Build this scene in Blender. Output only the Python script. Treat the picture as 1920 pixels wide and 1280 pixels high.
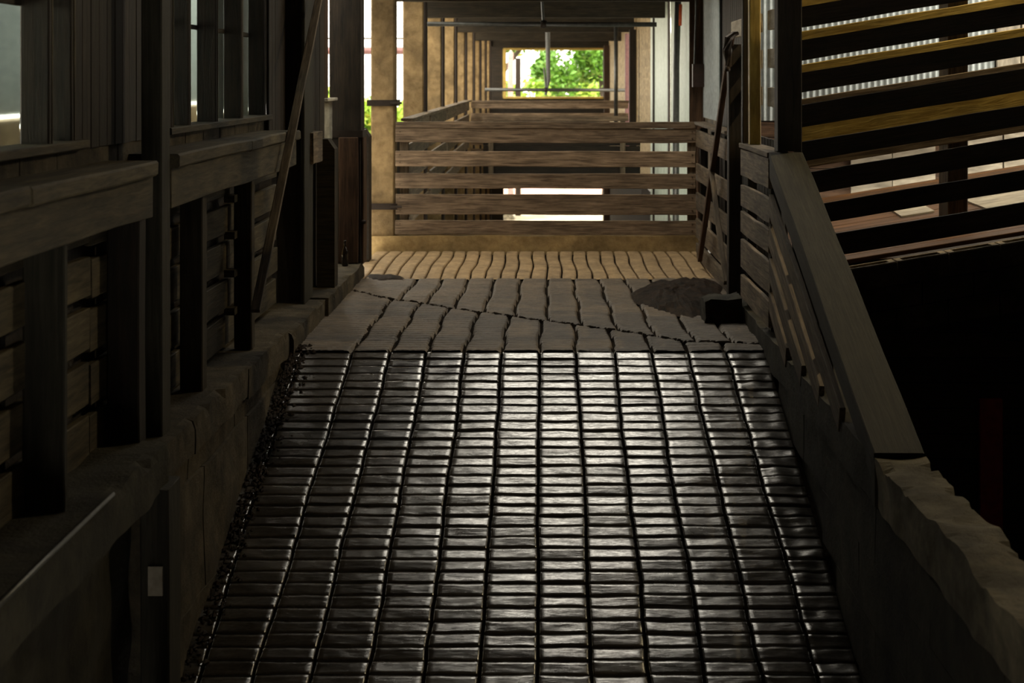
import bpy, math, random
import numpy as np
from mathutils import Vector, Matrix, noise
random.seed(7)
S = bpy.context.scene
C = S.collection
for o in list(bpy.data.objects): bpy.data.objects.remove(o)

# ------------------------------------------------------------------ camera, sky, exposure
EYE = 2.28; F = 3000.0; CX = 1020.0; CY = 145.0      # landing is z=0, +Y runs up the ramp
cam_d = bpy.data.cameras.new('camera'); cam = bpy.data.objects.new('camera', cam_d); C.objects.link(cam)
cam.location = (0, 0, EYE); cam.rotation_euler = (math.pi/2, 0, 0)
cam_d.sensor_width = 36; cam_d.lens = F/1920*36
cam_d.shift_x = -(CX-960)/1920; cam_d.shift_y = -(640-CY)/1920
cam_d.clip_end = 400
cam_d.dof.use_dof = True; cam_d.dof.focus_distance = 12.5; cam_d.dof.aperture_fstop = 3.2
S.camera = cam
w = bpy.data.worlds.new('overcast_sky'); S.world = w; w.use_nodes = True
bg = w.node_tree.nodes['Background']; bg.inputs['Color'].default_value = (1.0, 0.93, 0.78, 1); bg.inputs['Strength'].default_value = 1.0
S.view_settings.view_transform = 'Standard'; S.view_settings.look = 'None'
S.view_settings.gamma = 1; S.view_settings.use_curve_mapping = False
S.view_settings.exposure = 2.6
def portal(name, loc, rot, sx, sy):
    d = bpy.data.lights.new(name, 'AREA'); d.shape = 'RECTANGLE'; d.size = sx; d.size_y = sy; d.energy = 1
    d.cycles.is_portal = True
    o = bpy.data.objects.new(name, d); C.objects.link(o); o.location = loc; o.rotation_euler = rot
ZR = 6.2
SK = (-1.1, 1.8, 17.0, 20.3)                          # roof opening over the landing (x0,x1,y0,y1)
portal('roof_opening_daylight', ((SK[0]+SK[1])/2, (SK[2]+SK[3])/2, ZR+.15), (0, 0, 0), SK[1]-SK[0], SK[3]-SK[2])

# ------------------------------------------------------------------ helpers
WM = {}
def at(px, py, Y): return Vector(((px-CX)*Y/F, Y, EYE-(py-CY)*Y/F))
def put(o, M, parent=None):
    WM[o.name] = M.copy()
    if parent is not None:
        o.parent = parent; o.matrix_basis = WM[parent.name].inverted() @ M
    else: o.matrix_basis = M
    return o
def tag(o, label=None, cat=None, group=None, kind=None):
    if label: o['label'] = label
    if cat: o['category'] = cat
    if group: o['group'] = group
    if kind: o['kind'] = kind
    return o
def empty(name, loc, **k):
    o = bpy.data.objects.new(name, None); o.empty_display_size = .2; C.objects.link(o)
    put(o, Matrix.Translation(Vector(loc))); return tag(o, **k)
def meshobj(name, V, Fc, mat, M=None, parent=None, smooth=False):
    me = bpy.data.meshes.new(name); me.from_pydata([tuple(v) for v in V], [], Fc); me.materials.append(mat)
    if smooth: me.shade_smooth()
    me.update()
    o = bpy.data.objects.new(name, me); C.objects.link(o)
    return put(o, M if M is not None else Matrix.Identity(4), parent)
def share(src, M, parent=None, name=None):
    o = src.copy(); C.objects.link(o)
    for k in list(o.keys()):
        if k in ('label','category','group','kind'): pass
    return put(o, M, parent)
def basis(p0, p1, up):
    x = (p1-p0).normalized(); y = up.cross(x).normalized(); z = x.cross(y)
    M = Matrix((x, y, z)).transposed().to_4x4(); M.translation = (p0+p1)/2; return M
def plank_mesh(L, wd, t, n=4, jit=.004, ch=.005, seed=0):
    V = []; Fc = []
    rnd = random.Random(seed)
    ch = min(ch, t*.3, wd*.3)
    prof = [(-t/2, -wd/2+ch), (-t/2+ch, -wd/2), (t/2-ch, -wd/2), (t/2, -wd/2+ch), (t/2, wd/2-ch), (t/2-ch, wd/2), (-t/2+ch, wd/2), (-t/2, wd/2-ch)]
    bow = rnd.uniform(-1, 1)*jit
    for i in range(n+1):
        u = i/n; x = -L/2+L*u
        a, b, c = rnd.uniform(-jit, jit), rnd.uniform(-jit, jit), bow*4*u*(1-u)
        for k, (py, pz) in enumerate(prof):
            V.append((x + (rnd.uniform(-jit, jit) if i in (0, n) else 0), py+c, pz+(a if pz > 0 else b)*.8))
    for i in range(n):
        for k in range(8):
            a = i*8+k; b = i*8+(k+1) % 8
            Fc.append((a, b, b+8, a+8))
    Fc.append(tuple(range(7, -1, -1))); Fc.append(tuple(n*8+k for k in range(8)))
    return V, Fc
_ps = [0]
def plank(name, mat, p0, p1, wd, t, parent=None, up=Vector((0, 0, 1)), n=4, jit=.004, ch=.005):
    """board whose length runs p0-p1, width wd along 'up', thickness t across"""
    _ps[0] += 1
    p0 = Vector(p0); p1 = Vector(p1)
    V, Fc = plank_mesh((p1-p0).length, wd, t, n, jit, ch, _ps[0])
    return meshobj(name, V, Fc, mat, basis(p0, p1, up), parent)
def post(name, mat, x0, x1, y0, y1, z0, z1, parent=None, n=5, jit=.005, ch=.008):
    """upright with rectangular plan"""
    return plank(name, mat, ((x0+x1)/2, (y0+y1)/2, z0), ((x0+x1)/2, (y0+y1)/2, z1), y1-y0, x1-x0, parent, Vector((0, 1, 0)), n, jit, ch)
def boxm(name, mat, x0, x1, y0, y1, z0, z1, parent=None, ch=0):
    c = Vector(((x0+x1)/2, (y0+y1)/2, (z0+z1)/2)); a, b, d = (x1-x0)/2, (y1-y0)/2, (z1-z0)/2
    V = [(sx*a, sy*b, sz*d) for sz in (-1, 1) for sy in (-1, 1) for sx in (-1, 1)]
    Fc = [(0, 2, 3, 1), (4, 5, 7, 6), (0, 1, 5, 4), (2, 6, 7, 3), (0, 4, 6, 2), (1, 3, 7, 5)]
    return meshobj(name, V, Fc, mat, Matrix.Translation(c), parent)
def tube(name, mat, pts, r, parent=None, n=10):
    pts = [Vector(p) for p in pts]; c = pts[0].copy(); V = []; Fc = []
    for i, p in enumerate(pts):
        d = (pts[min(i+1, len(pts)-1)]-pts[max(i-1, 0)]).normalized()
        a = d.cross(Vector((0, 0, 1)));
        if a.length < .05: a = d.cross(Vector((0, 1, 0)))
        a.normalize(); b = d.cross(a)
        rr = r[i] if isinstance(r, (list, tuple)) else r
        for k in range(n):
            t = 2*math.pi*k/n; V.append(p-c+a*math.cos(t)*rr+b*math.sin(t)*rr)
    for i in range(len(pts)-1):
        for k in range(n): Fc.append((i*n+k, i*n+(k+1) % n, (i+1)*n+(k+1) % n, (i+1)*n+k))
    Fc.append(tuple(range(n-1, -1, -1))); Fc.append(tuple((len(pts)-1)*n+k for k in range(n)))
    return meshobj(name, V, Fc, mat, Matrix.Translation(c), parent, smooth=(n > 8))
def nz(x, y, z): return noise.noise(Vector((x, y, z)))
def extrude(name, mat, prof, y0, y1, step, amp, parent=None, sc=3.0, edge=None, sub=.06):
    """profile of (x,z) points (closed) swept along Y, surface roughened by noise; edge: point indices that crumble more"""
    P = []; E = []
    m = len(prof)
    for i in range(m):
        a = prof[i]; b = prof[(i+1) % m]; d = math.hypot(a[0]-b[0], a[1]-b[1]); k = max(1, int(d/sub))
        if i > m-1-1 : k = 1
        for j in range(k):
            u = j/k; P.append((a[0]+(b[0]-a[0])*u, a[1]+(b[1]-a[1])*u))
            E.append(1 if (edge and j == 0 and i in edge) else 0)
    V = []; Fc = []; n = len(P); ns = max(2, int((y1-y0)/step)); cx = sum(p[0] for p in P)/n; cz = max(p[1] for p in P)
    yc = (y0+y1)/2
    for s in range(ns+1):
        y = y0+(y1-y0)*s/ns
        for k, (x, z) in enumerate(P):
            a = amp
            dx = nz(x*sc, y*sc, z*sc+5)*a; dz = nz(x*sc+9, y*sc, z*sc)*a
            if E[k]:
                cr = max(0, nz(y*4.3, z+3, x)+nz(y*13, z, x)*.6)*.10
                dx += (cx-x)*.35*cr*3; dz -= cr*.55
            V.append((x-cx+dx, y-yc, z-cz+dz))
    for s in range(ns):
        for k in range(n):
            a = s*n+k; b = s*n+(k+1) % n
            Fc.append((a, a+n, b+n, b))
    Fc.append(tuple(range(n))); Fc.append(tuple(ns*n+k for k in range(n-1, -1, -1)))
    o = meshobj(name, V, Fc, mat, Matrix.Translation((cx, yc, cz)), parent)
    return o
def corrugated(name, mat, p0, p1, z0, z1, pitch=.08, amp=.012, parent=None, zs0=None, zs1=None):
    """upright corrugated sheet between two plan points"""
    p0 = Vector((p0[0], p0[1], 0)); p1 = Vector((p1[0], p1[1], 0)); L = (p1-p0).length; d = (p1-p0)/L; nrm = Vector((d.y, -d.x, 0))
    n = int(L/pitch*6); V = []; Fc = []
    for i in range(n+1):
        u = L*i/n; q = p0+d*u+nrm*(math.sin(u/pitch*2*math.pi)*amp) - p0
        V.append((q.x, q.y, 0)); V.append((q.x, q.y, z1-z0))
    for i in range(n): Fc.append((2*i, 2*i+2, 2*i+3, 2*i+1))
    k = len(V)
    V += [(v[0]-nrm.x*.003, v[1]-nrm.y*.003, v[2]) for v in V]
    Fc += [tuple(reversed([a+k for a in f])) for f in Fc[:n]]
    return meshobj(name, V, Fc, mat, Matrix.Translation((p0.x, p0.y, z0)), parent, smooth=True)
def lathe(name, mat, prof, loc, parent=None, n=16):
    V = []; Fc = []
    for r, z in prof:
        for k in range(n): V.append((r*math.cos(2*math.pi*k/n), r*math.sin(2*math.pi*k/n), z))
    for i in range(len(prof)-1):
        for k in range(n): Fc.append((i*n+k, i*n+(k+1) % n, (i+1)*n+(k+1) % n, (i+1)*n+k))
    Fc.append(tuple(range(n-1, -1, -1))); Fc.append(tuple((len(prof)-1)*n+k for k in range(n)))
    return meshobj(name, V, Fc, mat, Matrix.Translation(Vector(loc)), parent, smooth=True)
def lump(name, mat, pts2, h, z0, parent=None, amp=.02, sc=9, rings=9, seg=48, flat=.5):
    """low irregular heap; pts2 = outline in plan"""
    c = Vector((sum(p[0] for p in pts2)/len(pts2), sum(p[1] for p in pts2)/len(pts2), 0)); m = len(pts2); V = [(0, 0, h)]; Fc = []
    for r in range(1, rings+1):
        q = r/rings
        for k in range(seg):
            u = k/seg*m; a = pts2[int(u) % m]; b = pts2[(int(u)+1) % m]; f = u-int(u)
            x = (a[0]+(b[0]-a[0])*f-c.x)*q; y = (a[1]+(b[1]-a[1])*f-c.y)*q
            j = 1+nz(x*6+c.x, y*6, 1)*.12*q
            z = h*(1-q**2.4)**.8+nz((x+c.x)*sc, y*sc, 4)*amp+nz((x+c.x)*sc*3, y*sc*3, 4)*amp*.5
            V.append((x*j, y*j, z if r < rings else -.01))
    for k in range(seg): Fc.append((0, 1+k, 1+(k+1) % seg))
    for r in range(rings-1):
        for k in range(seg):
            a = 1+r*seg+k; b = 1+r*seg+(k+1) % seg
            Fc.append((a, a+seg, b+seg, b))
    return meshobj(name, V, Fc, mat, Matrix.Translation((c.x, c.y, z0)), parent)

# ------------------------------------------------------------------ materials
def new_mat(name):
    m = bpy.data.materials.new(name); m.use_nodes = True; nt = m.node_tree; b = nt.nodes['Principled BSDF']
    return m, nt, b
def ramp2(nt, src, c0, c1, p0=.3, p1=.7):
    r = nt.nodes.new('ShaderNodeValToRGB'); e = r.color_ramp.elements
    e[0].position = p0; e[0].color = (*c0, 1); e[1].position = p1; e[1].color = (*c1, 1)
    nt.links.new(src, r.inputs[0]); return r
def noise_tex(nt, vec, scale, detail=5, rough=.6, dist=0):
    n = nt.nodes.new('ShaderNodeTexNoise'); n.inputs['Scale'].default_value = scale; n.inputs['Detail'].default_value = detail
    n.inputs['Roughness'].default_value = rough; n.inputs['Distortion'].default_value = dist
    nt.links.new(vec, n.inputs['Vector']); return n
def mapping(nt, scale, world=False):
    if world:
        g = nt.nodes.new('ShaderNodeNewGeometry'); src = g.outputs['Position']
    else:
        t = nt.nodes.new('ShaderNodeTexCoord'); src = t.outputs['Object']
    m = nt.nodes.new('ShaderNodeMapping'); m.inputs['Scale'].default_value = scale
    nt.links.new(src, m.inputs['Vector'])
    if not world:
        oi = nt.nodes.new('ShaderNodeObjectInfo'); mu = nt.nodes.new('ShaderNodeMath'); mu.operation = 'MULTIPLY'; mu.inputs[1].default_value = 37
        nt.links.new(oi.outputs['Random'], mu.inputs[0]); cb = nt.nodes.new('ShaderNodeCombineXYZ')
        for i in range(3): nt.links.new(mu.outputs[0], cb.inputs[i])
        nt.links.new(cb.outputs[0], m.inputs['Location'])
    return m.outputs[0]
def bump(nt, b, h, strength, dist):
    bp = nt.nodes.new('ShaderNodeBump'); bp.inputs['Strength'].default_value = strength; bp.inputs['Distance'].default_value = dist
    nt.links.new(h, bp.inputs['Height']); nt.links.new(bp.outputs[0], b.inputs['Normal']); return bp
def mixc(nt, a, b_, f, mode='MULTIPLY'):
    m = nt.nodes.new('ShaderNodeMix'); m.data_type = 'RGBA'; m.blend_type = mode
    if isinstance(f, float): m.inputs[0].default_value = f
    else: nt.links.new(f, m.inputs[0])
    nt.links.new(a, m.inputs[6]); nt.links.new(b_, m.inputs[7]); return m.outputs[2]
def wood(name, c0, c1, rough=.75, var=.35, grain=16, bs=.5, spec=.3):
    m, nt, b = new_mat(name)
    v = mapping(nt, (1.1, grain, grain)); n = noise_tex(nt, v, 2.2, 8, .65, .6); r = ramp2(nt, n.outputs[0], c0, c1, .32, .66)
    v2 = mapping(nt, (1.5, 4, 4)); n2 = noise_tex(nt, v2, 1.6, 4, .6); r2 = ramp2(nt, n2.outputs[0], (.45,)*3, (1.15,)*3, .3, .7)
    col = mixc(nt, r.outputs[0], r2.outputs[0], .8)
    oi = nt.nodes.new('ShaderNodeObjectInfo'); r3 = ramp2(nt, oi.outputs['Random'], (1-var,)*3, (1+var*.5,)*3, 0, 1)
    col = mixc(nt, col, r3.outputs[0], 1.0)
    nt.links.new(col, b.inputs['Base Color']); b.inputs['Roughness'].default_value = rough; b.inputs['Specular IOR Level'].default_value = spec
    bump(nt, b, n.outputs[0], bs, .01); return m
def stony(name, c0, c1, scale=6, rough=.85, bs=.6, bd=.02, spec=.3, stain=.6, stretch=(1, 1, 1), world=True):
    m, nt, b = new_mat(name)
    v = mapping(nt, stretch, world); n = noise_tex(nt, v, scale, 8, .65, .3); r = ramp2(nt, n.outputs[0], c0, c1, .3, .7)
    n2 = noise_tex(nt, v, scale*.22, 4, .6, .5); r2 = ramp2(nt, n2.outputs[0], (1-stain,)*3, (1.15,)*3, .35, .65)
    col = mixc(nt, r.outputs[0], r2.outputs[0], 1.0)
    n3 = noise_tex(nt, v, scale*6, 6, .7)
    nt.links.new(col, b.inputs['Base Color']); b.inputs['Roughness'].default_value = rough; b.inputs['Specular IOR Level'].default_value = spec
    ad = nt.nodes.new('ShaderNodeMath'); ad.operation = 'ADD'; nt.links.new(n.outputs[0], ad.inputs[0]); nt.links.new(n3.outputs[0], ad.inputs[1])
    bump(nt, b, ad.outputs[0], bs, bd); return m
def plain(name, col, rough=.5, metal=0, bs=0.15, var=.25):
    m, nt, b = new_mat(name)
    v = mapping(nt, (1, 1, 1)); n = noise_tex(nt, v, 14, 5); c0 = tuple(x*(1-var) for x in col); c1 = tuple(min(1, x*(1+var)) for x in col)
    r = ramp2(nt, n.outputs[0], c0, c1); nt.links.new(r.outputs[0], b.inputs['Base Color'])
    b.inputs['Roughness'].default_value = rough; b.inputs['Metallic'].default_value = metal; bump(nt, b, n.outputs[0], bs, .005); return m

M = {}
M['grey_wood'] = wood('weathered_grey_wood', (.065, .045, .028), (.25, .19, .125))
M['gate_wood'] = wood('gate_board_wood', (.085, .055, .033), (.44, .31, .20), grain=20)
M['plank_wood'] = wood('left_wall_plank_wood', (.032, .025, .013), (.12, .095, .052), grain=14)
M['dark_wood'] = wood('dark_creosoted_wood', (.010, .007, .004), (.035, .024, .014), rough=.7)
M['post_wood'] = wood('dark_stained_post_wood', (.014, .011, .006), (.05, .038, .02))
M['deck'] = wood('orange_brown_deck_wood', (.065, .025, .004), (.17, .07, .014))
M['brown_wood'] = wood('reddish_brown_wood', (.035, .018, .009), (.115, .062, .032))
M['rail_wood'] = wood('painted_rail_wood', (.014, .0125, .008), (.042, .038, .025), grain=22, var=.15)
M['slat_wood'] = wood('dark_slat_wood', (.014, .009, .005), (.04, .026, .013), grain=20)
M['pine'] = wood('new_yellow_pine', (.42, .27, .055), (.72, .52, .14), grain=10, var=.2, rough=.6)
M['pale_wood'] = wood('pale_weathered_plywood', (.28, .24, .18), (.5, .44, .34), grain=6, var=.2)
M['clap'] = wood('tan_painted_clapboard', (.36, .27, .15), (.5, .38, .22), grain=5, var=.1, bs=.15)
M['white_clap'] = wood('white_painted_board', (.34, .32, .25), (.5, .47, .38), grain=5, var=.1, bs=.15)
M['concrete'] = stony('brown_stained_concrete', (.04, .032, .019), (.11, .088, .055), 7)
M['dark_concrete'] = stony('dark_brown_concrete', (.022, .02, .012), (.06, .053, .033), 5)  # same concrete as above in a darker base colour
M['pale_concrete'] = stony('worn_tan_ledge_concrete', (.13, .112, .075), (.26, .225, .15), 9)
M['column_concrete'] = stony('tan_column_concrete', (.22, .145, .065), (.42, .29, .14), 8, stain=.45)
M['curb_concrete'] = stony('ochre_curb_concrete', (.26, .17, .07), (.46, .32, .14), 10, stain=.35)
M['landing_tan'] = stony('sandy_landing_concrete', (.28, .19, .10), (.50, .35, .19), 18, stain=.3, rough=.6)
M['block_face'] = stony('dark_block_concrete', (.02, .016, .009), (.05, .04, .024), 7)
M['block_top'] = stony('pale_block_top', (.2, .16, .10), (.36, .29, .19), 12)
M['dirt'] = stony('dark_damp_dirt', (.025, .014, .006), (.11, .062, .032), 30, rough=.7, bs=1, bd=.06, spec=.25)
M['ground'] = stony('pale_yard_ground', (.45, .38, .27), (.62, .54, .4), 2)
M['pink_ground'] = stony('pink_brick_paving', (.5, .27, .2), (.66, .38, .29), 4, stain=.25)
M['galv'] = plain('galvanised_sheet', (.36, .40, .40), .55, .0, .1, .18)
M['green_sheet'] = plain('pale_green_painted_sheet', (.55, .62, .53), .5, 0, .1, .1)
M['pipe'] = plain('grey_steel_pipe', (.09, .09, .085), .45, .6)
M['dark_metal'] = plain('rusty_dark_iron', (.03, .02, .014), .6, .5)
M['red_paint'] = plain('red_marking_paint', (.55, .09, .02), .6)
M['box_brown'] = plain('brown_enamel_box', (.06, .032, .026), .4)
M['red_panel'] = plain('dark_red_paint', (.22, .008, .008), .6)
M['purple_steel'] = plain('maroon_painted_steel', (.19, .09, .09), .5)
M['pink_steel'] = plain('faded_pink_steel', (.55, .32, .3), .6)
M['leaf'] = plain('fresh_green_leaves', (.09, .23, .016), .5, 0, 0, .55)
M['leaf2'] = plain('yellow_green_leaves', (.34, .52, .07), .5, 0, 0, .45)
M['bark'] = wood('grey_bark', (.04, .03, .02), (.12, .09, .06))
M['nail'] = plain('black_nail_iron', (.012, .010, .008), .5, .6)
M['plate'] = plain('dull_zinc_plate', (.3, .27, .22), .5, .5)
M['roof'] = wood('dark_roof_boards', (.02, .014, .008), (.06, .045, .026))
m, nt, b = new_mat('window_glass'); b.inputs['Base Color'].default_value = (.75, .85, .82, 1); b.inputs['Roughness'].default_value = .05
b.inputs['Transmission Weight'].default_value = 1; b.inputs['IOR'].default_value = 1.1; M['glass'] = m
m, nt, b = new_mat('brown_bottle_glass'); b.inputs['Base Color'].default_value = (.02, .012, .006, 1); b.inputs['Roughness'].default_value = .08; M['bottle'] = m
# worn ramp concrete: dark, polished by hooves, streaked across the slope
m, nt, b = new_mat('polished_ramp_concrete')
v = mapping(nt, (1, 2.6, 1), True); n = noise_tex(nt, v, 6, 9, .68, .4); n2 = noise_tex(nt, v, 1.3, 4, .6, .5)
r = ramp2(nt, n.outputs[0], (.014, .011, .007), (.052, .040, .027), .3, .7); r2 = ramp2(nt, n2.outputs[0], (.55,)*3, (1.2,)*3, .35, .65)
nt.links.new(mixc(nt, r.outputs[0], r2.outputs[0], 1.0), b.inputs['Base Color'])
v3 = mapping(nt, (.8, 3.2, 1), True); n3 = noise_tex(nt, v3, 12, 9, .70, .5); n4 = noise_tex(nt, v3, 3.0, 3, .6, .3)
rr = nt.nodes.new('ShaderNodeMapRange'); rr.inputs[1].default_value = .35; rr.inputs[2].default_value = .65; rr.inputs[3].default_value = .16; rr.inputs[4].default_value = .3
nt.links.new(n2.outputs[0], rr.inputs[0]); nt.links.new(rr.outputs[0], b.inputs['Roughness']); b.inputs['Specular IOR Level'].default_value = 1.0
ad = nt.nodes.new('ShaderNodeMath'); ad.operation = 'ADD'; nt.links.new(n3.outputs[0], ad.inputs[0]); nt.links.new(n4.outputs[0], ad.inputs[1])
n5 = noise_tex(nt, v3, 26, 8, .8, .4); cw = nt.nodes.new('ShaderNodeMapRange'); cw.inputs[1].default_value = .45; cw.inputs[2].default_value = .55; cw.inputs[3].default_value = .0; cw.inputs[4].default_value = 1
nt.links.new(n5.outputs[0], cw.inputs[0]); nt.links.new(cw.outputs[0], b.inputs['Coat Weight']); b.inputs['Coat Roughness'].default_value = .09; b.inputs['Coat IOR'].default_value = 1.8
bp = bump(nt, b, ad.outputs[0], .85, .0019); nt.links.new(bp.outputs[0], b.inputs['Coat Normal']); M['ramp'] = m
M['ramp_base'] = stony('groove_dirt_and_shade', (.012, .009, .006), (.035, .026, .018), 14, rough=.95, spec=.05)  # dark colour carries groove dirt plus the shade inside the grooves
# flat upper landing, duller
m, nt, b = new_mat('dusty_landing_concrete')
v = mapping(nt, (1, 2, 1), True); n = noise_tex(nt, v, 9, 8, .7, .3); r = ramp2(nt, n.outputs[0], (.075, .055, .036), (.19, .145, .098), .3, .7)
n2 = noise_tex(nt, v, 1.1, 4, .6, .5); r2 = ramp2(nt, n2.outputs[0], (.65,)*3, (1.15,)*3, .35, .65)
nt.links.new(mixc(nt, r.outputs[0], r2.outputs[0], 1.0), b.inputs['Base Color']); b.inputs['Roughness'].default_value = .5; b.inputs['Specular IOR Level'].default_value = .5
n3 = noise_tex(nt, v, 40, 6, .7); bump(nt, b, n3.outputs[0], .6, .012); M['landing'] = m

# ------------------------------------------------------------------ floor: ramp and landing
YC = 13.41; SL = .31
def G(Y): return 0.0 if Y >= YC else -SL*(YC-Y)
XL, XR = -2.16, 1.86
floor = meshobj('floor', [(XL, 3, G(3)-.05), (XR+.1, 3, G(3)-.05), (XL, YC, -.05), (XR+.1, YC, -.05), (XL, 21.2, -.05), (2.3, 21.2, -.05), (2.3, YC, -.05),
                          (XL, 3, G(3)-.4), (XR+.1, 3, G(3)-.4), (XL, 21.2, -.4), (2.3, 21.2, -.4)],
                [(0, 1, 3, 2), (2, 3, 6, 5, 4), (7, 9, 10, 8), (0, 2, 4, 9, 7), (7, 8, 1, 0), (4, 5, 10, 9)], M['ramp_base'])
tag(floor, kind='structure')
def gx(k, Y):            # wandering longitudinal groove k
    d = max(0, YC-Y)
    base = -1.60+.312*k
    if k == -1: base = -2.03 + (.0)
    return base + (.312*k*.03-.10*(1-k/10))*d/4.0*(0 if k < 0 else 1) + .018*nz(k*7.3, Y*1.1, 2) + .007*nz(k*3.3, Y*5, 8)
def row_y(j, x): return YC-.035-.1235*j + .006*nz(x*1.2, j*.9, 0) + .003*nz(x*6, j*3.1, 4)
cells = []
NR = 52
for j in range(NR):
    for k in range(-2, 11):
        cells.append((j, k))
def cell_geo(j, k, org):
    nx, ny = 12, 7
    rnd = random.Random(j*31+k)
    dz = rnd.uniform(-.004, .004); tilt = rnd.uniform(-.06, .06)
    V = []; Fc = []
    hg = .0105 + rnd.uniform(-.002, .002); hr = .0042+rnd.uniform(0, .0025)
    for b_ in range(ny+1):
        v = (0, .06, .24, .42, .6, .78, .94, 1)[b_]
        for a in range(nx+1):
            u = 0 if a == 0 else (1 if a == nx else .035+.93*(a-1)/(nx-2))
            yy0 = row_y(j, 0); yy1 = row_y(j+1, 0); y = yy0+(yy1-yy0)*v
            xa = XL+.0 if k == -2 else gx(k, y)+hg
            xb = XR if k == 10 else gx(k+1, y)-hg
            if k == 10: xa = gx(10, y)+hg
            x = xa+(xb-xa)*u
            y0 = row_y(j, x)-hr; y1 = row_y(j+1, x)+hr; y = y0+(y1-y0)*v
            z = G(y)+dz+(v-.5)*tilt*.12 + .005*nz(x*4, y*6, 3)+.0022*nz(x*11, y*30, 6)+.0007*nz(x*30, y*75, 2)
            if a in (0, nx) or b_ in (0, ny): z -= .005
            if k in (-2, 10): z += .01*nz(x*8, y*8, 1)-.004
            V.append((x-org[0], y-org[1], z-org[2]))
    def idx(a, b_): return b_*(nx+1)+a
    for b_ in range(ny):
        for a in range(nx): Fc.append((idx(a, b_), idx(a, b_+1), idx(a+1, b_+1), idx(a+1, b_)))
    ring = [idx(a, 0) for a in range(nx+1)]+[idx(nx, b_) for b_ in range(1, ny+1)]+[idx(a, ny) for a in range(nx-1, -1, -1)]+[idx(0, b_) for b_ in range(ny-1, 0, -1)]
    base = len(V)
    for i in ring: V.append((V[i][0], V[i][1], V[i][2]-.035))
    m_ = len(ring)
    for i in range(m_): Fc.append((ring[i], ring[(i+1) % m_], base+(i+1) % m_, base+i))
    return V, Fc
def cell_rank(jk):
    j, k = jk; y = row_y(j, 0); vis = y > 9.25
    return (0 if vis else 1, y)
order = sorted(cells, key=cell_rank)
single = set(order[:300]); RV = []; RF = []
for (j, k) in cells:
    cx_ = (XL if k == -2 else gx(k, row_y(j, 0))); org = (cx_+.1, row_y(j, 0)-.06, G(row_y(j, 0)))
    if (j, k) in single:
        V, Fc = cell_geo(j, k, org); meshobj('paving_block', V, Fc, M['ramp'], Matrix.Translation(org), floor, smooth=True)
    else:
        V, Fc = cell_geo(j, k, (0, 0, 0)); o_ = len(RV); RV += V; RF += [tuple(i+o_ for i in f) for f in Fc]
o = meshobj('paving_blocks_far_rows', RV, RF, M['ramp'], None, floor, smooth=True); o['kind'] = 'stuff'
o.name = 'paving_block_rows'; WM[o.name] = Matrix.Identity(4)
# level part of the landing with fine cross scoring, longitudinal grooves and the long crack (real relief, grooves also darkened by colour)
crack = [(-2.16, 17.3), (-1.71, 16.64), (-.902, 15.83), (-.66, 15.58), (-.405, 15.4), (-.005, 15.03), (.63, 14.47), (1.21, 13.86), (1.576, 13.78), (1.95, 13.7)]
cxs = np.array([c[0] for c in crack]); cys = np.array([c[1] for c in crack])
def landing():
    xs = np.arange(XL, 1.96, .0155); ys = np.arange(YC-.03, 18.12, .0165)
    X, Y = np.meshgrid(xs, ys); ny, nx = X.shape
    cy = np.interp(X, cxs, cys)+.02*np.sin(X*9)+.012*np.sin(X*23+1)
    Z = np.zeros_like(X)
    ph = (Y-YC+.012*np.sin(X*2.1)+.006*np.sin(X*9+Y*4))/.118
    fr = np.abs((ph+.5) % 1-.5)*.118
    Z -= .014*np.clip(1.3-fr/.02, 0, 1)
    upper = Y > cy
    for k in range(0, 11):
        gl = -1.60+.312*k+.012*np.sin(Y*5+k*2)+(Y-YC)*.01
        gu = -1.60+.312*k+.075+.012*np.sin(Y*4+k)+(Y-15)*(-.0)+ (k-5)*(-.006)*(Y-15)
        gline = np.where(upper, gu, gl)
        Z -= .034*np.clip(1.5-np.abs(X-gline)/.017, 0, 1)
    Z -= .03*np.clip(1.3-np.abs(Y-cy)/.018, 0, 1)
    Z += np.where(upper, .006, 0)
    rng = np.random.RandomState(3)
    Z += rng.normal(0, .0012, Z.shape)
    def sm(a, n_):
        for _ in range(n_): a = (a+np.roll(a, 1, 0)+np.roll(a, -1, 0)+np.roll(a, 1, 1)+np.roll(a, -1, 1))/5
        return a
    Z += sm(rng.normal(0, .012, Z.shape), 12)
    co = np.stack([X.ravel(), Y.ravel()-15.7, Z.ravel()], 1)
    i = np.arange(ny*nx).reshape(ny, nx)
    q = np.stack([i[:-1, :-1].ravel(), i[:-1, 1:].ravel(), i[1:, 1:].ravel(), i[1:, :-1].ravel()], 1)
    me = bpy.data.meshes.new('scored_landing'); me.vertices.add(len(co)); me.vertices.foreach_set('co', co.ravel())
    me.loops.add(q.size); me.loops.foreach_set('vertex_index', q.ravel()); me.polygons.add(len(q))
    me.polygons.foreach_set('loop_start', np.arange(0, q.size, 4)); me.polygons.foreach_set('loop_total', np.full(len(q), 4)); me.update(calc_edges=True); me.validate()
    me.materials.append(M['landing']); me.materials.append(M['ramp_base']); me.shade_smooth()
    dark_groove = (np.abs(Y-cy) < .015)  # groove faces coloured dark for dirt and for shade
    for k in range(0, 11):
        gl = -1.60+.312*k+.012*np.sin(Y*5+k*2)+(Y-YC)*.01
        gu = -1.60+.312*k+.075+.012*np.sin(Y*4+k)+ (k-5)*(-.006)*(Y-15)
        dark_groove |= np.abs(X+.008-np.where(upper, gu, gl)) < .0135
    me.polygons.foreach_set('material_index', dark_groove[:-1, :-1].ravel().astype(np.int32))
    o = bpy.data.objects.new('scored_landing', me); C.objects.link(o); put(o, Matrix.Translation((0, 15.7, 0)), floor); o['kind'] = 'stuff'
landing()
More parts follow.
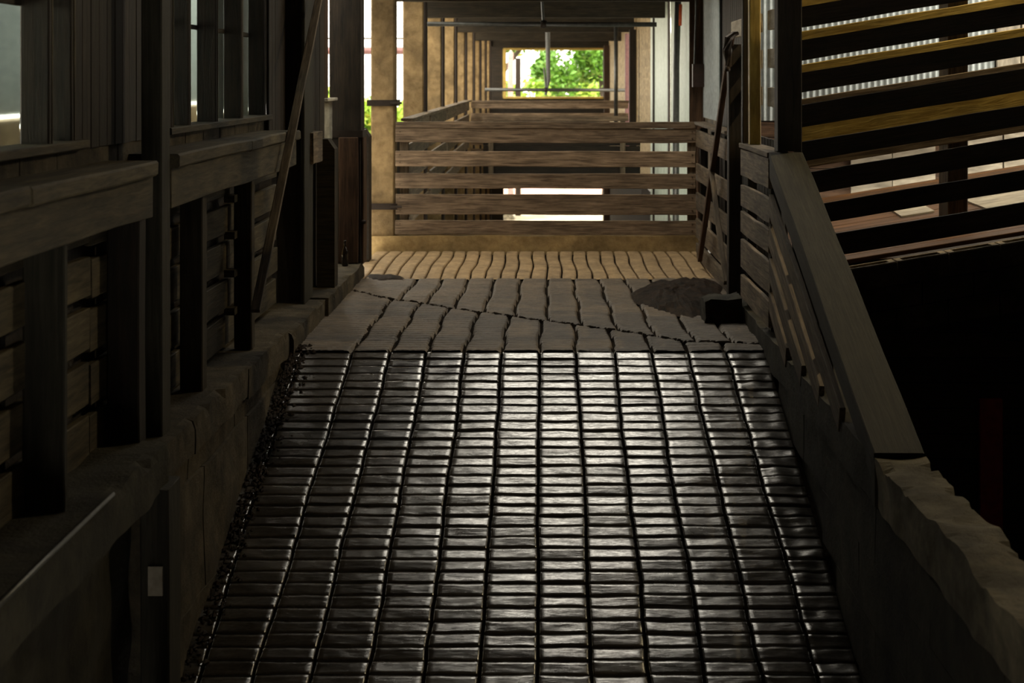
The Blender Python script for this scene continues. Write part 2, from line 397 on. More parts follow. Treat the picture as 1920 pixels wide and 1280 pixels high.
# tan strip of the landing before the gate: long narrow paving strips
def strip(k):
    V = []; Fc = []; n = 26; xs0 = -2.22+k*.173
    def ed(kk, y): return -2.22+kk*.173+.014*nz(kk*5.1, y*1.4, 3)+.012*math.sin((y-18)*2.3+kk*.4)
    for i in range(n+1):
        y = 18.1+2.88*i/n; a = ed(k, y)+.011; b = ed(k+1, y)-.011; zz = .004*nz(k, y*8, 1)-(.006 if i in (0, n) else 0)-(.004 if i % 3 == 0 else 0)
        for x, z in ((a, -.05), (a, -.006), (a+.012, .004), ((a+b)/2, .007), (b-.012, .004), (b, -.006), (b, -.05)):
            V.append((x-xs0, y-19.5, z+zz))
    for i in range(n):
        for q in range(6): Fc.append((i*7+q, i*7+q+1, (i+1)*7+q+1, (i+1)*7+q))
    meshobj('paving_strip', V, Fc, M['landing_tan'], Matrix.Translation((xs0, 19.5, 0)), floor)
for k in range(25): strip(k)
# loose dirt washed along the left foot of the ramp
DV = []; DF = []
rnd = random.Random(5)
for i in range(900):
    y = 13.6-abs(rnd.gauss(0, 1))*2.4
    if y < 8: continue
    x = XL+.03+abs(rnd.gauss(0, .07)); r_ = rnd.uniform(.006, .022)
    b0 = len(DV); z = G(y)+r_*.3
    for dx, dy, dz_ in ((1, 0, 0), (-1, 0, 0), (0, 1, .31), (0, -1, -.31), (0, 0, 1), (0, 0, -1)):
        DV.append((x+dx*r_*rnd.uniform(.6, 1.5), y+dy*r_*rnd.uniform(.6, 1.5), z+dz_*r_*rnd.uniform(.5, 1)))
    for f in ((0, 2, 4), (2, 1, 4), (1, 3, 4), (3, 0, 4), (2, 0, 5), (1, 2, 5), (3, 1, 5), (0, 3, 5)): DF.append(tuple(b0+q for q in f))
o = meshobj('dirt_crumbs', DV, DF, M['dirt']); tag(o, 'dark dirt crumbs strewn along the left foot of the ramp', 'dirt', kind='stuff')

# ------------------------------------------------------------------ left wall
XF = -2.10
wl = empty('wall_left', (-2.4, 10, 0), kind='structure')
LC = M['concrete']
extrude('ledge_slab', M['dark_concrete'], [(-2.75, -.04), (-2.75, .25), (XF, .25), (XF, .0)], 4, 8.95, .08, .02, wl, edge=(2,))
extrude('lower_wall', M['dark_concrete'], [(-2.75, -3.5), (-2.75, -.03), (-2.32, -.03), (-2.32, -3.5)], 4, 8.95, .12, .03, wl)
# stem wall in courses
def seg(y0, y1, top, xf, name='stem_wall_block'):
    extrude(name, LC, [(-2.75, top-.24), (-2.75, top), (xf, top), (xf, top-.22)], y0, y1, .05, .018, wl, edge=(2,))
for (a, b_, t, xf) in ((8.96, 9.72, .215, -2.13), (9.74, 11.5, .205, -2.125), (11.52, 13.3, .185, -2.12), (13.32, 15.25, .165, -2.085), (15.32, 18.35, .17, -2.06)):
    seg(a, b_, t, xf)
for (a, b_) in ((8.96, 9.72), (9.74, 11.2), (11.22, 13.6)):
    extrude('stem_wall_block', LC, [(-2.75, -.17), (-2.75, -.02), (-2.165, -.02), (-2.165, -.17)], a, b_, .08, .012, wl)
for (a, b_) in ((8.96, 10.1), (10.12, 11.6), (11.62, 13.0)):
    extrude('stem_wall_block', LC, [(-2.75, -.95), (-2.75, -.175), (-2.145, -.175), (-2.145, -.95)], a, b_, .08, .022, wl)
extrude('stem_wall_block', LC, [(-2.75, -3), (-2.75, -.93), (-2.14, -.93), (-2.14, -3)], 8.96, 12, .1, .022, wl)
extrude('stem_wall_block', LC, [(-2.75, -.5), (-2.75, -.04), (-2.12, -.04), (-2.12, -.5)], 13.3, 18.35, .1, .012, wl)
# horizontal planks behind the posts
def run_planks(y0, y1, cuts):
    for i, (z0, z1) in enumerate(cuts):
        plank('plank', M['plank_wood'], (-2.46+random.uniform(-.01, .01), y0, (z0+z1)/2), (-2.46+random.uniform(-.01, .01), y1, (z0+z1)/2), z1-z0, .045, wl, n=5, jit=.007)
cuts = [(.24, .47), (.53, .755), (.82, 1.04), (1.11, 1.32), (1.39, 1.60)]
run_planks(4.5, 8.6, cuts)
run_planks(8.62, 14.6, [(a-.02, b_-.02) for a, b_ in cuts])
for z in (.5, .79, 1.08, 1.36):                        # pale spacer blocks showing in the gaps beside the posts
    for yy in (10.95, 12.32, 9.55):
        boxm('spacer', M['plank_wood'], -2.44, -2.36, yy-.12, yy, z-.035, z+.02, wl)
boxm('backing', M['dark_wood'], -2.7, -2.52, 4, 14.8, .2, 1.72, wl)
# posts standing on the ledge
def lpost(px_right, wpx_m, depth, ztop, zb, mat='post_wood', x=-2.25):
    Yf = F*x/(px_right-CX); return post('post', M[mat], x-wpx_m, x, Yf-depth, Yf, zb, ztop, wl)
lpost(127, .20, .05, 1.55, .24, 'rail_wood')
lpost(388, .15, .14, 1.55, .2)
lpost(478, .14, .12, 1.55, .19)
p = post('post', M['dark_wood'], -2.43, -2.25, 8.9, 9.05, .2, 1.55, wl)
bolt = lathe('bolt', M['nail'], [(.03, 0), (.03, .02), (.012, .02), (.012, .04)], (-2.36, 8.89, .42), p, 6)
# beam with chunky capping board
def beam(y0, y1, x=-2.2):
    plank('beam', M['plank_wood'], (x-.05, y0, 1.625), (x-.05, y1, 1.615), .235, .1, wl, n=6, jit=.01)
    L = y1-y0; k = max(1, int(L/1.6))
    for i in range(k):
        plank('cap_board', M['plank_wood'], (x-.13, y0+L*i/k+.01, 1.785-.01*i), (x-.13, y0+L*(i+1)/k-.01, 1.78-.01*i), .34, .085, wl, Vector((1, 0, 0)), n=6, jit=.012, ch=.012)
beam(4.5, 9.0); beam(9.46, 14.2)
# low block strip between cap board and window sills
for i in range(17):
    y = 4.6+i*.58
    if y > 14.2: break
    boxm('block', LC, -2.62, -2.455-random.uniform(0, .008), y, y+.565, 1.72, 1.905, wl)
# big full-height posts
post('corner_post', M['rail_wood'], -2.32, -2.2, 9.22, 9.43, .2, ZR, wl)
Yp = 15.25
post('corner_post', M['dark_wood'], -2.5, -2.26, Yp-.30, Yp, .17, ZR, wl)
post('edge_trim', M['rail_wood'], -2.275, -2.235, Yp-.32, Yp+.22, .17, ZR, wl)
# foot timber in front of the recess with its metal plate
fp = post('foot_post', M['rail_wood'], -2.22, -2.06, 8.78, 9.06, G(9)-.3, .02, wl, n=6, jit=.008)
boxm('metal_plate', M['plate'], -2.17, -2.09, 8.765, 8.785, -.56, -.40, fp)
# window bays: mullions project towards the ramp, glass at the back
def win(name, ys, z0=1.93, z1=3.3, glass=True):
    w_ = empty(name, (-2.6, ys[0], z0), kind='structure')
    plank('sill', M['plank_wood'], (-2.50, ys[0]-.2, z0-.0), (-2.50, ys[-1]+.15, z0), .20, .045, w_, Vector((1, 0, 0)), n=8, jit=.006)
    plank('head', M['post_wood'], (-2.50, ys[0]-.2, z1), (-2.50, ys[-1]+.15, z1), .20, .06, w_, Vector((1, 0, 0)))
    for y in ys: post('mullion', M['dark_wood'], -2.585, -2.44, y-.05, y, z0+.02, z1, w_, jit=.003)
    for y in ys: post('pale_side', M['plank_wood'], -2.443, -2.436, y-.012, y+.004, z0+.02, z1, w_, jit=.001, ch=.001)  # thin paler strip standing in for each mullion's pale side face
    for a, b_ in zip(ys[:-1], ys[1:]):
        boxm('pane', M['glass'], -2.587, -2.583, a, b_-.05, z0+.02, z1, w_)
        plank('glazing_bar', M['post_wood'], (-2.59, a, z0+.72), (-2.59, b_-.05, z0+.72), .035, .03, w_)
    return w_
def yx(px, x): return F*x/(px-CX)
win('window_1', [4.4, 5.3, 6.2, yx(98, -2.44), yx(140, -2.44)])
win('window_2', [yx(325, -2.44), yx(357, -2.44), yx(408, -2.44), yx(455, -2.44), yx(498, -2.44)])
boxm('pane_dimmer', M['galv'], -3.1, -3.05, 14.9, 17.0, .2, 3.5, wl)  # sheet added behind the panes to dim the bright outdoors
# dark upright boards between and after the windows
def upright(y0, y1, x, z0=1.9, z1=ZR, wd=.16, mat='dark_wood'):
    y = y0
    while y < y1-.02:
        post('upright_board', M[mat], x-.025, x+random.uniform(0, .006), y, min(y+wd, y1)-.006, z0, z1, wl, n=2, jit=.002, ch=.004); y += wd
upright(yx(141, -2.44), yx(322, -2.44), -2.45)
upright(yx(500, -2.44), 15.2, -2.42, 1.75)
boxm('upper_wall', M['dark_wood'], -2.68, -2.5, 3, 15.2, 3.3, ZR, wl)
upright(15.25, 16.9, -2.32, .17, ZR, mat='dark_wood')
# section before the big dark column: brown boards, white clapboard
upright(16.9, 17.6, -2.375, 2.0, ZR, wd=.1, mat='brown_wood')
for i in range(3): plank('clapboard', M['white_clap'], (-2.36, 16.95, 1.95-.14*i), (-2.36, 17.72, 1.95-.14*i), .145, .03, wl, n=2)
plank('sill_board', M['white_clap'], (-2.35, 16.95, 2.04), (-2.35, 17.75, 2.04), .12, .03, wl, Vector((1, 0, 0)))
plank('beam', M['grey_wood'], (-2.24, Yp+.02, 1.6), (-2.24, 15.9, 1.6), .3, .08, wl)
boxm('backing', M['dark_wood'], -2.75, -2.46, 15.3, 17.7, .17, 1.6, wl)
# low post with chamfered top
def chamfer_post(name, mat, x0, x1, y0, y1, z0, z1, parent=None):
    V = [(x0, y0, z0), (x1, y0, z0), (x1, y1, z0), (x0, y1, z0), (x0, y0, z1), (x1-.07, y0, z1), (x1, y0, z1-.1), (x1, y1, z1-.1), (x1-.07, y1, z1), (x0, y1, z1)]
    c = Vector((x0, y0, z0)); V = [Vector(v)-c for v in V]
    return meshobj(name, V, [(3, 2, 1, 0), (0, 1, 6, 5, 4), (1, 2, 7, 6), (2, 3, 9, 8, 7), (3, 0, 4, 9), (4, 5, 8, 9), (5, 6, 7, 8)], mat, Matrix.Translation(c), parent)
a_ = chamfer_post('fence_post', M['post_wood'], -2.28, -2.1, 16.05, 16.3, .17, 1.66)
tag(a_, 'low dark timber post with a sloping cut top on the left ledge', 'post')
a_ = chamfer_post('fence_post', M['dark_wood'], -2.27, -2.16, 19.75, 20.05, 0, 1.65)
tag(a_, 'low dark post between the big black column and the tan column', 'post')
# leaning board
b_ = plank('leaning_board', M['grey_wood'], at(599, -8, 15.1), at(479, 583, 11.8), .07, .03, None, Vector((1, 0, 0)), n=6)
tag(b_, 'long thin board leaning diagonally against the left wall posts', 'board')
rod = tube('metal_rod', M['pipe'], [(-2.085, 5.6, .262), (-2.085, 6.6, .268), (-2.088, 7.75, .262)], .012)
tag(rod, 'thin metal rod lying along the near left concrete ledge', 'rod')
# big dark timber column
cl = empty('timber_column', (-2.24, 18.3, .17), label='thick near-black timber column on the left curb beside the tan column', cat='column')
post('shaft', M['dark_wood'], -2.42, -2.065, 18.1, 18.48, 0.17, ZR, cl, n=14, jit=.014, ch=.012)
boxm('iron_band', M['dark_metal'], -2.435, -2.05, 18.085, 18.5, 1.6, 1.68, cl)
post('face_board', M['brown_wood'], -2.32, -2.10, 18.05, 18.10, .19, 1.6, cl, n=4)
post('lit_edge', M['brown_wood'], -2.068, -2.045, 18.12, 18.44, .17, 1.6, cl, n=4)  # lighter brown strip stands in for the column's lit right edge
lathe('eye_bolt', M['dark_metal'], [(.012, 0), (.03, .01), (.03, .04), (.012, .05)], (-2.04, 18.1, .62), cl, 8)
bt = lathe('glass_bottle', M['bottle'], [(.03, 0), (.036, .006), (.036, .15), (.032, .18), (.014, .215), (.013, .27), (.016, .272), (.016, .285)], (at(648, 489, 17.95).x, 17.9, .172), None, 16)
tag(bt, 'small dark glass bottle on the left curb at the foot of the black column', 'bottle')

# ------------------------------------------------------------------ right wall and railing
wr = empty('wall_right', (1.99, 9, .16), kind='structure')
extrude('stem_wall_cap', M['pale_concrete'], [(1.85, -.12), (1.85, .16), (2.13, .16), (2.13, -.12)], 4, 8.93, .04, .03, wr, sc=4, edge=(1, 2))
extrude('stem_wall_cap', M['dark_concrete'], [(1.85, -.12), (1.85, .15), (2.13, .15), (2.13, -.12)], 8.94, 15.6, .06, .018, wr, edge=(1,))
z = -.13
for i, h_ in enumerate((.34, .36, .38, .4, .5, .6)):
    y = 4.0+(.5 if i % 2 else 0)
    first = True
    while y < 14.4:
        y1 = min(y+1.25, 14.6)
        if G(y1) < z: extrude('wall_block', M['dark_concrete'], [(1.865+.006*random.random(), z-h_), (1.865+.006*random.random(), z-.008), (2.12, z-.008), (2.12, z-h_)], y, y1-.012, .16, .012, wr, sub=.12)
        y = y1
    z -= h_
extrude('inner_core', M['dark_concrete'], [(1.9, -4), (1.9, -.1), (2.1, -.1), (2.1, -4)], 4, 15.6, 1, 0, wr, sub=9)
rl = empty('handrail', (1.97, 13.3, .16), label='dark board railing with wide sloping cap along the right side of ramp', cat='railing')
ZT = 1.64; YB = 13.15; YE = 8.95; rs = (ZT-.16)/(YB-YE)     # cap slope
plank('cap_board', M['rail_wood'], (1.985, YE, .16+.0), (1.985, YB, ZT), .285, .05, rl, Vector((1, 0, 0)), n=8, jit=.006)
plank('cap_board', M['grey_wood'], (1.93, YB+.02, ZT), (1.93, 15.1, ZT), .18, .045, rl, Vector((1, 0, 0)), n=4)
plank('side_board', M['rail_wood'], (1.868, YE+.05, .07), (1.868, YB, ZT-.10), .15, .035, rl, n=6, jit=.006)
# level boards
for i, (z0, z1) in enumerate(((1.36, 1.61), (1.08, 1.28), (.83, 1.03), (.50, .77), (.22, .44))):
    plank('board', M['grey_wood'], (1.862, YB-.08*(i % 2), (z0+z1)/2), (1.862, 15.0, (z0+z1)/2), z1-z0, .038, rl, n=4, jit=.008)
# boards parallel to the cap, each ending on the concrete
for i, off in enumerate((.40, .66, .92, 1.18)):
    z1 = ZT-off; L = (z1-.13)/rs
    if L > .2: plank('board', M['grey_wood'], (1.862, YB-L, .14), (1.862, YB-.02, z1), .17, .038, rl, n=5, jit=.006)
for y in (9.7, 11.0, 12.2):
    z1 = ZT-(YB-y)*rs-.04
    post('stud', M['post_wood'], 1.9, 1.99, y, y+.09, .14, z1, rl)
post('stud', M['post_wood'], 1.9, 1.99, 13.4, 13.49, .14, ZT-.03, rl); post('stud', M['post_wood'], 1.9, 1.99, 14.88, 14.97, .14, ZT-.03, rl)
# uprights on the railing
o = post('black_post', M['dark_wood'], 1.925, 2.125, 13.17, 13.37, ZT+.027, ZR, None, n=6)
tag(o, 'thick black square post standing on the corner of the right railing', 'post')
o = post('pine_post', M['pine'], at(1405, 0, 14.7).x, at(1426, 0, 14.7).x, 14.66, 14.78, ZT+.027, ZR)
tag(o, 'yellow pine upright on the far end of the right railing', 'post')
o = post('dark_post', M['dark_wood'], at(1391, 0, 14.95).x, at(1405, 0, 14.95).x, 14.9, 15.02, ZT+.027, ZR)
tag(o, 'narrow black upright just left of the pine upright on the railing', 'post')
o = post('dark_post', M['dark_wood'], at(1364, 0, 16.6).x, at(1389, 0, 16.6).x, 16.5, 16.68, 0, 2.62, None)
tag(o, 'dark gate post at the right of the landing with iron latch on top', 'post')
k_ = tube('latch', M['dark_metal'], [at(1384, 62, 16.45), at(1376, 64, 16.44), at(1366, 72, 16.42), at(1364, 95, 16.42), at(1367, 125, 16.42)], [.02, .03, .045, .05, .03], o, 8)
lathe('latch_bolt', M['dark_metal'], [(.02, 0), (.03, .01), (.03, .05), (.01, .06)], at(1364, 134, 16.42), o, 8)
# short slats of the side screen, running away from the camera
sc = empty('side_screen', (2.1, 15.2, 2.0), label='short pale horizontal slats beside the pine upright above the railing', cat='slats')
for (a, b_) in ((.61, .43), (.26, .085), (-.09, -.265)):
    zc = EYE+(a+b_)/2
    plank('slat', M['pale_wood'], (2.06, 14.11, zc), (2.06, 14.62, zc), a-b_, .035, sc, n=3)
    plank('slat', M['pale_wood'], (2.075, 15.3, zc), (2.075, 17.6, zc), a-b_, .035, sc, n=3)
post('slat_post', M['brown_wood'], 2.06, 2.14, 14.0, 14.1, ZT-.2, ZR, sc)
# chunk and dirt heap beside the railing
ch_ = extrude('concrete_chunk', M['dark_concrete'], [(at(1318, 0, 15).x, -.02), (at(1318, 0, 15).x, .2), (at(1388, 0, 15).x, .235), (at(1391, 0, 15).x, -.02)], 14.85, 15.3, .06, .03, None, sc=6, edge=(1,))
tag(ch_, 'broken dark concrete chunk at the foot of the right railing', 'concrete block')
def fl(px, py): Y = F*EYE/(py-CY); return ((px-CX)*Y/F, Y)
hp = lump('dirt_heap', M['dirt'], [fl(1182, 552), fl(1190, 566), fl(1240, 585), fl(1290, 594), fl(1330, 592), fl(1372, 585), fl(1350, 530), fl(1300, 527), fl(1230, 533)], .13, 0, amp=.035, sc=7)
tag(hp, 'low heap of dark crumbly dirt on the right of the landing', 'dirt heap')
hp = lump('dirt_smear', M['dirt'], [fl(690, 523), fl(712, 527), fl(760, 525), fl(757, 520), fl(735, 516), fl(712, 517), fl(688, 517)], .03, 0.005, amp=.01, rings=5, seg=28)
tag(hp, 'thin smear of dark dirt at the left edge of the landing', 'dirt heap')

# ------------------------------------------------------------------ screen of dark slats rising to the right, pine screen behind it
TS = .165
def slope_slat(name, mat, Y, ytop, ybot, parent, x0=2.14, x1=6.2, t=.04, n=8, refx=1503, jit=.005):
    s = F/Y; Xr = (refx-CX)/s; zt = EYE-(ytop-CY)/s; zb = EYE-(ybot-CY)/s; zc = (zt+zb)/2
    return plank(name, mat, (x0, Y, zc+(x0-Xr)*TS), (x1, Y, zc+(x1-Xr)*TS), (zt-zb)*math.cos(math.atan(TS)), t, parent, n=n, jit=jit)
sf = empty('slat_fence', (2.2, 13.7, .8), label='tall screen of dark slats sloping up to the right beyond the railing', cat='fence')
for a, b_ in ((-110, -71), (-49, -10), (13, 52), (75, 114), (136, 174), (197, 239), (266, 303), (325, 366), (387, 424), (448, 489)):
    slope_slat('slat', M['slat_wood'], 13.7, a, b_, sf)
post('fence_upright', M['slat_wood'], 5.2, 5.3, 13.73, 13.83, .6, 4.2, sf)
pf = empty('pine_fence', (2.2, 14.5, .8), label='new yellow pine rails seen through the gaps of the dark slats', cat='fence')
for a, b_ in ((-64, -40), (-5, 14), (59, 84), (121, 146), (186, 206), (236, 270), (300, 316)):
    slope_slat('rail', M['pine'] if (a != 186 and a != 300) else M['grey_wood'], 14.5, a, b_, pf, x0=2.2)
post('upright', M['grey_wood'], at(1760, 0, 14.9).x, at(1797, 0, 14.9).x, 14.56, 14.9, .8, 4.2, pf)
# parapet of hollow concrete blocks under the screen
pb = empty('block_parapet', (2.2, 13.8, 0), label='dark sloping parapet of hollow concrete blocks under the slat screen', cat='wall')
def zpar(X, py=505): s = F/13.66; return EYE-(py-CY)/s+(X-(1590-CX)/s)*TS
XS0 = 2.14
def hollow_block(X, first=[None]):
    w_, d_, h_ = .425, .19, .2
    if first[0] is None:
        t = .028; V = []; Fc = []
        for z in (0, h_):
            for (x, y) in ((0, 0), (w_, 0), (w_, d_), (0, d_)): V.append((x, y, z+x*TS))
        for z in (h_, .03):
            for (x, y) in ((.05, t), (w_-.05, t), (w_-.05, d_-t), (.05, d_-t)): V.append((x, y, z+x*TS))
        for i in range(4):
            j = (i+1) % 4; Fc += [(i, j, 4+j, 4+i), (4+i, 4+j, 8+j, 8+i), (8+i, 8+j, 12+j, 12+i)]
        Fc += [(3, 2, 1, 0), (12, 13, 14, 15)]
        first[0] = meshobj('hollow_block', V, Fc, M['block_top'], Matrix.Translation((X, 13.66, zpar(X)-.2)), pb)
    else:
        o = first[0].copy(); C.objects.link(o); put(o, Matrix.Translation((X, 13.66, zpar(X)-.2)), pb)
for i in range(10): hollow_block(XS0+.44*i)
for r_ in range(2):
    for i in range(-1, 10):
        X = max(XS0, XS0+.44*i+(.22 if r_ == 0 else 0)); X1 = XS0+.44*(i+1)+(.22 if r_ == 0 else 0)-.012
        if X1-X < .05: continue
        z = zpar(X)-.2-.008-.2*r_
        V = [(0, 0, -.192), (X1-X, 0, -.192+(X1-X)*TS), (X1-X, .19, -.192+(X1-X)*TS), (0, .19, -.192), (0, 0, 0), (X1-X, 0, (X1-X)*TS), (X1-X, .19, (X1-X)*TS), (0, .19, 0)]
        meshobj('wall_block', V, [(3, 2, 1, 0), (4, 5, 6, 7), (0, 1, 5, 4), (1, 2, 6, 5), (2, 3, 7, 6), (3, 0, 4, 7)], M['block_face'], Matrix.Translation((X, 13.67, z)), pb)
# dark plates over the pale blocks on the parapet's outer face
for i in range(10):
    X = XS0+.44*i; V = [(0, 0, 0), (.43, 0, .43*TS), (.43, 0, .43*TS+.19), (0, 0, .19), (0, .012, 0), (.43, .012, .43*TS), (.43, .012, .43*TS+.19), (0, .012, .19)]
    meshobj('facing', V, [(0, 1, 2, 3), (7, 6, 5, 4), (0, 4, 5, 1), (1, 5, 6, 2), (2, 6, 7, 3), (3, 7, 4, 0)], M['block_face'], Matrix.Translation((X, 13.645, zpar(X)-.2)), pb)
# neighbouring ramp deck behind the parapet
dk = empty('side_deck', (2.4, 16, .6), label='brown plank deck of neighbouring ramp behind the slat screens', cat='deck')
for i in range(22):
    y = 13.95+i*.25
    plank('deck_plank', M['deck'], (2.36, y+.12, .60+.16*TS), (6.4, y+.12, .60+4.2*TS), .24, .04, dk, Vector((0, 1, 0)), n=2)
for k in range(2): plank('fascia_board', M['dark_wood'], (2.25, 13.93, .44-.2*k), (6.4, 13.93, .44-.2*k+4.15*TS), .195, .02, dk, n=2)
def dsheet(px0, px1, pya, Y0, Y1, lab):
    X0 = (px0-CX)*Y0/F; X1 = (px1-CX)*Y0/F; z = lambda X: .60+(X-2.2)*TS+.024
    V = [(0, 0, 0), (X1-X0, 0, (X1-X0)*TS), (X1-X0+.05, Y1-Y0, (X1-X0+.05)*TS), (.05, Y1-Y0, .05*TS)]; V += [(a, b2, c+.018) for a, b2, c in V]
    o = meshobj('plywood_sheet', V, [(3, 2, 1, 0), (4, 5, 6, 7), (0, 1, 5, 4), (1, 2, 6, 5), (2, 3, 7, 6), (3, 0, 4, 7)], M['pale_wood'], Matrix.Translation((X0, Y0, z(X0))))
    tag(o, lab, 'sheet')
dsheet(1555, 1625, 0, 17.2, 18.0, 'small pale sheet on the side deck seen low between the left slats')
dsheet(1690, 1752, 0, 16.2, 16.9, 'small pale sheet on the side deck near the middle of slat screen')
dsheet(1850, 1990, 0, 15.7, 16.8, 'wide pale sheet on the side deck at the right end of the slats')
lt = empty('unseen_lamp', (4.6, 14.08, 5.6), label='unseen warm bulb lamp added high up between the two slat screens', cat='lamp')  # out of view; added to brighten the pine rails, whose yellow suggested it
lathe('lamp_shade', M['dark_metal'], [(.02, .12), (.04, .1), (.14, 0), (.135, 0), (.035, .09)], (4.6, 14.08, 5.6), lt, 14)
ld = bpy.data.lights.new('bulb', 'POINT'); ld.energy = 16; ld.color = (1, .8, .46); ld.shadow_soft_size = .04
ld.energy = 75
lo = bpy.data.objects.new('bulb', ld); C.objects.link(lo); put(lo, Matrix.Translation((4.6, 14.08, 5.58)), lt)
ws = empty('wall_side_right', (2.32, 18, 0), kind='structure')
y = 15.05
while y < 20.9:
    post('upright_board', M['dark_wood'], 2.27, 2.30, y, y+.19, -.1, 1.66 if y < 17.1 else 3.6, ws, n=2, jit=.003); y += .2
while y < 22.7:
    post('upright_board', M['grey_wood'], 2.27, 2.30, y, y+.19, -.1, 1.71, ws, n=2, jit=.003); y += .2
# back wall of the side yard: corrugated metal over boards and pale panels
wb = empty('wall_back', (4.5, 19.6, 1), kind='structure')
corrugated('corrugated_sheet', M['galv'], (2.6, 19.6), (5.52, 19.6), 1.75, 4.2, .075, .012, wb)
for i in range(5): post('pale_board', M['pale_wood'], 5.54+i*.3, 5.83+i*.3, 19.56, 19.6, 1.6, 4.2, wb)
boxm('backing', M['dark_wood'], 2.35, 7.2, 19.66, 19.72, -.5, 4.3, wb)
for i in range(7): plank('wall_board', M['brown_wood'], (2.4, 19.62, .5+.19*i), (7, 19.62, .5+.19*i), .18, .03, wb, n=2)
for i, (x0, x1, z0, z1) in enumerate(((3.75, 4.25, 1.15, 1.55), (4.26, 4.78, 1.22, 1.62), (5.05, 5.6, 1.3, 1.78), (5.62, 6.3, 1.35, 1.85))):
    boxm('pale_panel', M['pale_wood'], x0, x1, 19.54, 19.57, z0-.3, z1, wb)
# dark yard below the railing
for i in range(14):
    plank('yard_board', M['slat_wood'], (2.3, 15.2, -2.9+.24*i), (6.6, 15.2, -2.9+.24*i), .232, .04, wb, n=2)
boxm('yard_light_stop', M['dark_wood'], 2.2, 6.8, 15.25, 15.35, -6, .55, wb)  # panel added behind the boards to stop light leaking through
boxm('yard_floor', M['dark_concrete'], 2.2, 6.8, 4, 15.3, -3.4, -3.1, wb)
o = post('red_board', M['red_panel'], at(1838, 0, 15.05).x, at(1881, 0, 15.05).x, 15.05, 15.12, -2.4, -.75)
tag(o, 'dim dark red upright board in the black yard at far right', 'board')

# ------------------------------------------------------------------ gate, curb, column
YG = 21.0
cb_ = extrude('curb', M['curb_concrete'], [(-2.3, -.05), (-2.3, .2), (2.03, .2), (2.03, -.05)], 21.0, 21.28, .07, .012, None, sub=.1)
cb_.name = 'curb'; tag(cb_, kind='structure')
gt = empty('board_gate', (-1.96, YG+.1, .22), label='wide five-board weathered wooden gate across the far end of the landing', cat='gate')
x0g, x1g = at(741, 0, YG).x, at(1307, 0, YG).x
for (a, b_) in ((240, 267), (283, 312), (325, 353), (364, 402), (413, 440)):
    zt, zb = at(0, a, YG).z, at(0, b_, YG).z
    bd = plank('board', M['gate_wood'], (x0g, YG+.05+random.uniform(-.008, .008), (zt+zb)/2), (x1g+random.uniform(-.02, .01), YG+.05, (zt+zb)/2-.01), zt-zb, .04, gt, n=9, jit=.006)
    for xx in (x0g+.06, x1g-.06):
        for zz in (zt-.05, zb+.05): lathe('nail', M['nail'], [(.011, 0), (.011, .004)], (xx, YG+.026, zz), bd, 6).rotation_euler = (0, 0, 0)
plank('top_rail', M['gate_wood'], (x0g, YG+.06, at(0, 234, YG).z), (x1g, YG+.06, at(0, 234, YG).z-.01), .085, .09, gt, n=9, jit=.006)
for xx in (x0g+.05, x1g-.12): post('brace', M['grey_wood'], xx, xx+.12, YG+.075, YG+.12, .25, 1.62, gt)
post('end_post', M['brown_wood'], at(1309, 0, YG).x, at(1319, 0, YG).x, YG-.05, YG+.1, .22, at(0, 246, YG).z, gt)
# tan columns marching away on the left
ords = ['tan concrete column nearest the gate, bound with two iron straps', 'second tan concrete column beyond the gate on the left', 'third tan concrete column beyond the gate on the left', 'fourth tan concrete column beyond the gate on the left',
        'fifth tan concrete column beyond the gate on the left', 'sixth tan concrete column beyond the gate, small in distance', 'seventh tan concrete column beyond the gate, small in distance', 'eighth tan concrete column beyond the gate, small in distance', 'farthest tan concrete column beside the bright end opening']
for i in range(9):
    y = 21.3+4.45*i; c_ = empty('concrete_column', (-2.1, y, -3.6), label=ords[i], cat='column', group='tan concrete columns along the left beyond the gate')
    x1 = -1.93 if i else at(741, 0, 21.1).x-.005
    post('shaft', M['column_concrete'], x1-.33+(0 if i else .02), x1, y-.25 if i == 0 else y-.17, y+.13, -3.6, 3.75, c_, n=16, jit=.008, ch=.02)
    if i:
        tube('pipe', M['dark_metal'], [(x1+.03, y-.12, -3.6), (x1+.03, y-.12, 3.6)], .035, c_, 8)
    for zz in ((2.0, .665) if i == 0 else ()):
        zz = at(0, 193, 21.05).z if (i == 0 and zz > 1) else (at(0, 387, 21.05).z if i == 0 else zz)
        boxm('strap', M['dark_metal'], x1-.36, x1+(.04 if i == 0 else .015), (y-.28 if i == 0 else y-.19), y+.15, zz-.04, zz+.04, c_)
        if i == 0: tube('strap_bolt', M['dark_metal'], [(x1-.05, y-.3, zz), (x1+.1, y-.3, zz)], .015, c_, 8)
# right-hand short fence with diagonal braces
rf = empty('side_gate', (1.93, 19, 0), label='narrow board fence with crossed diagonal braces right of the gate', cat='fence')
for (a, b_) in ((246, 278), (310, 342), (365, 398), (415, 452), (462, 492)):
    zt = EYE-(a-CY)/147; zb = EYE-(b_-CY)/147
    plank('board', M['grey_wood'], (2.0, 16.75, (zt+zb)/2), (2.0, 20.9, (zt+zb)/2), zt-zb, .035, rf, n=5, jit=.008)
plank('sill_plank', M['grey_wood'], (1.96, 16.7, .09), (1.96, 20.3, .09), .18, .05, rf, n=5)
plank('diagonal_brace', M['brown_wood'], at(1372, 66, 16.45), at(1312, 486, 19.0), .055, .08, rf, Vector((1, 0, 0)), n=5)
plank('diagonal_brace', M['grey_wood'], at(1334, 322, 17.9), at(1361, 530, 16.8), .05, .06, rf, Vector((1, 0, 0)), n=5)
for y in (17.9, 19.3, 20.7): post('upright', M['dark_wood'], 2.02, 2.12, y, y+.1, 0, 1.62, rf)
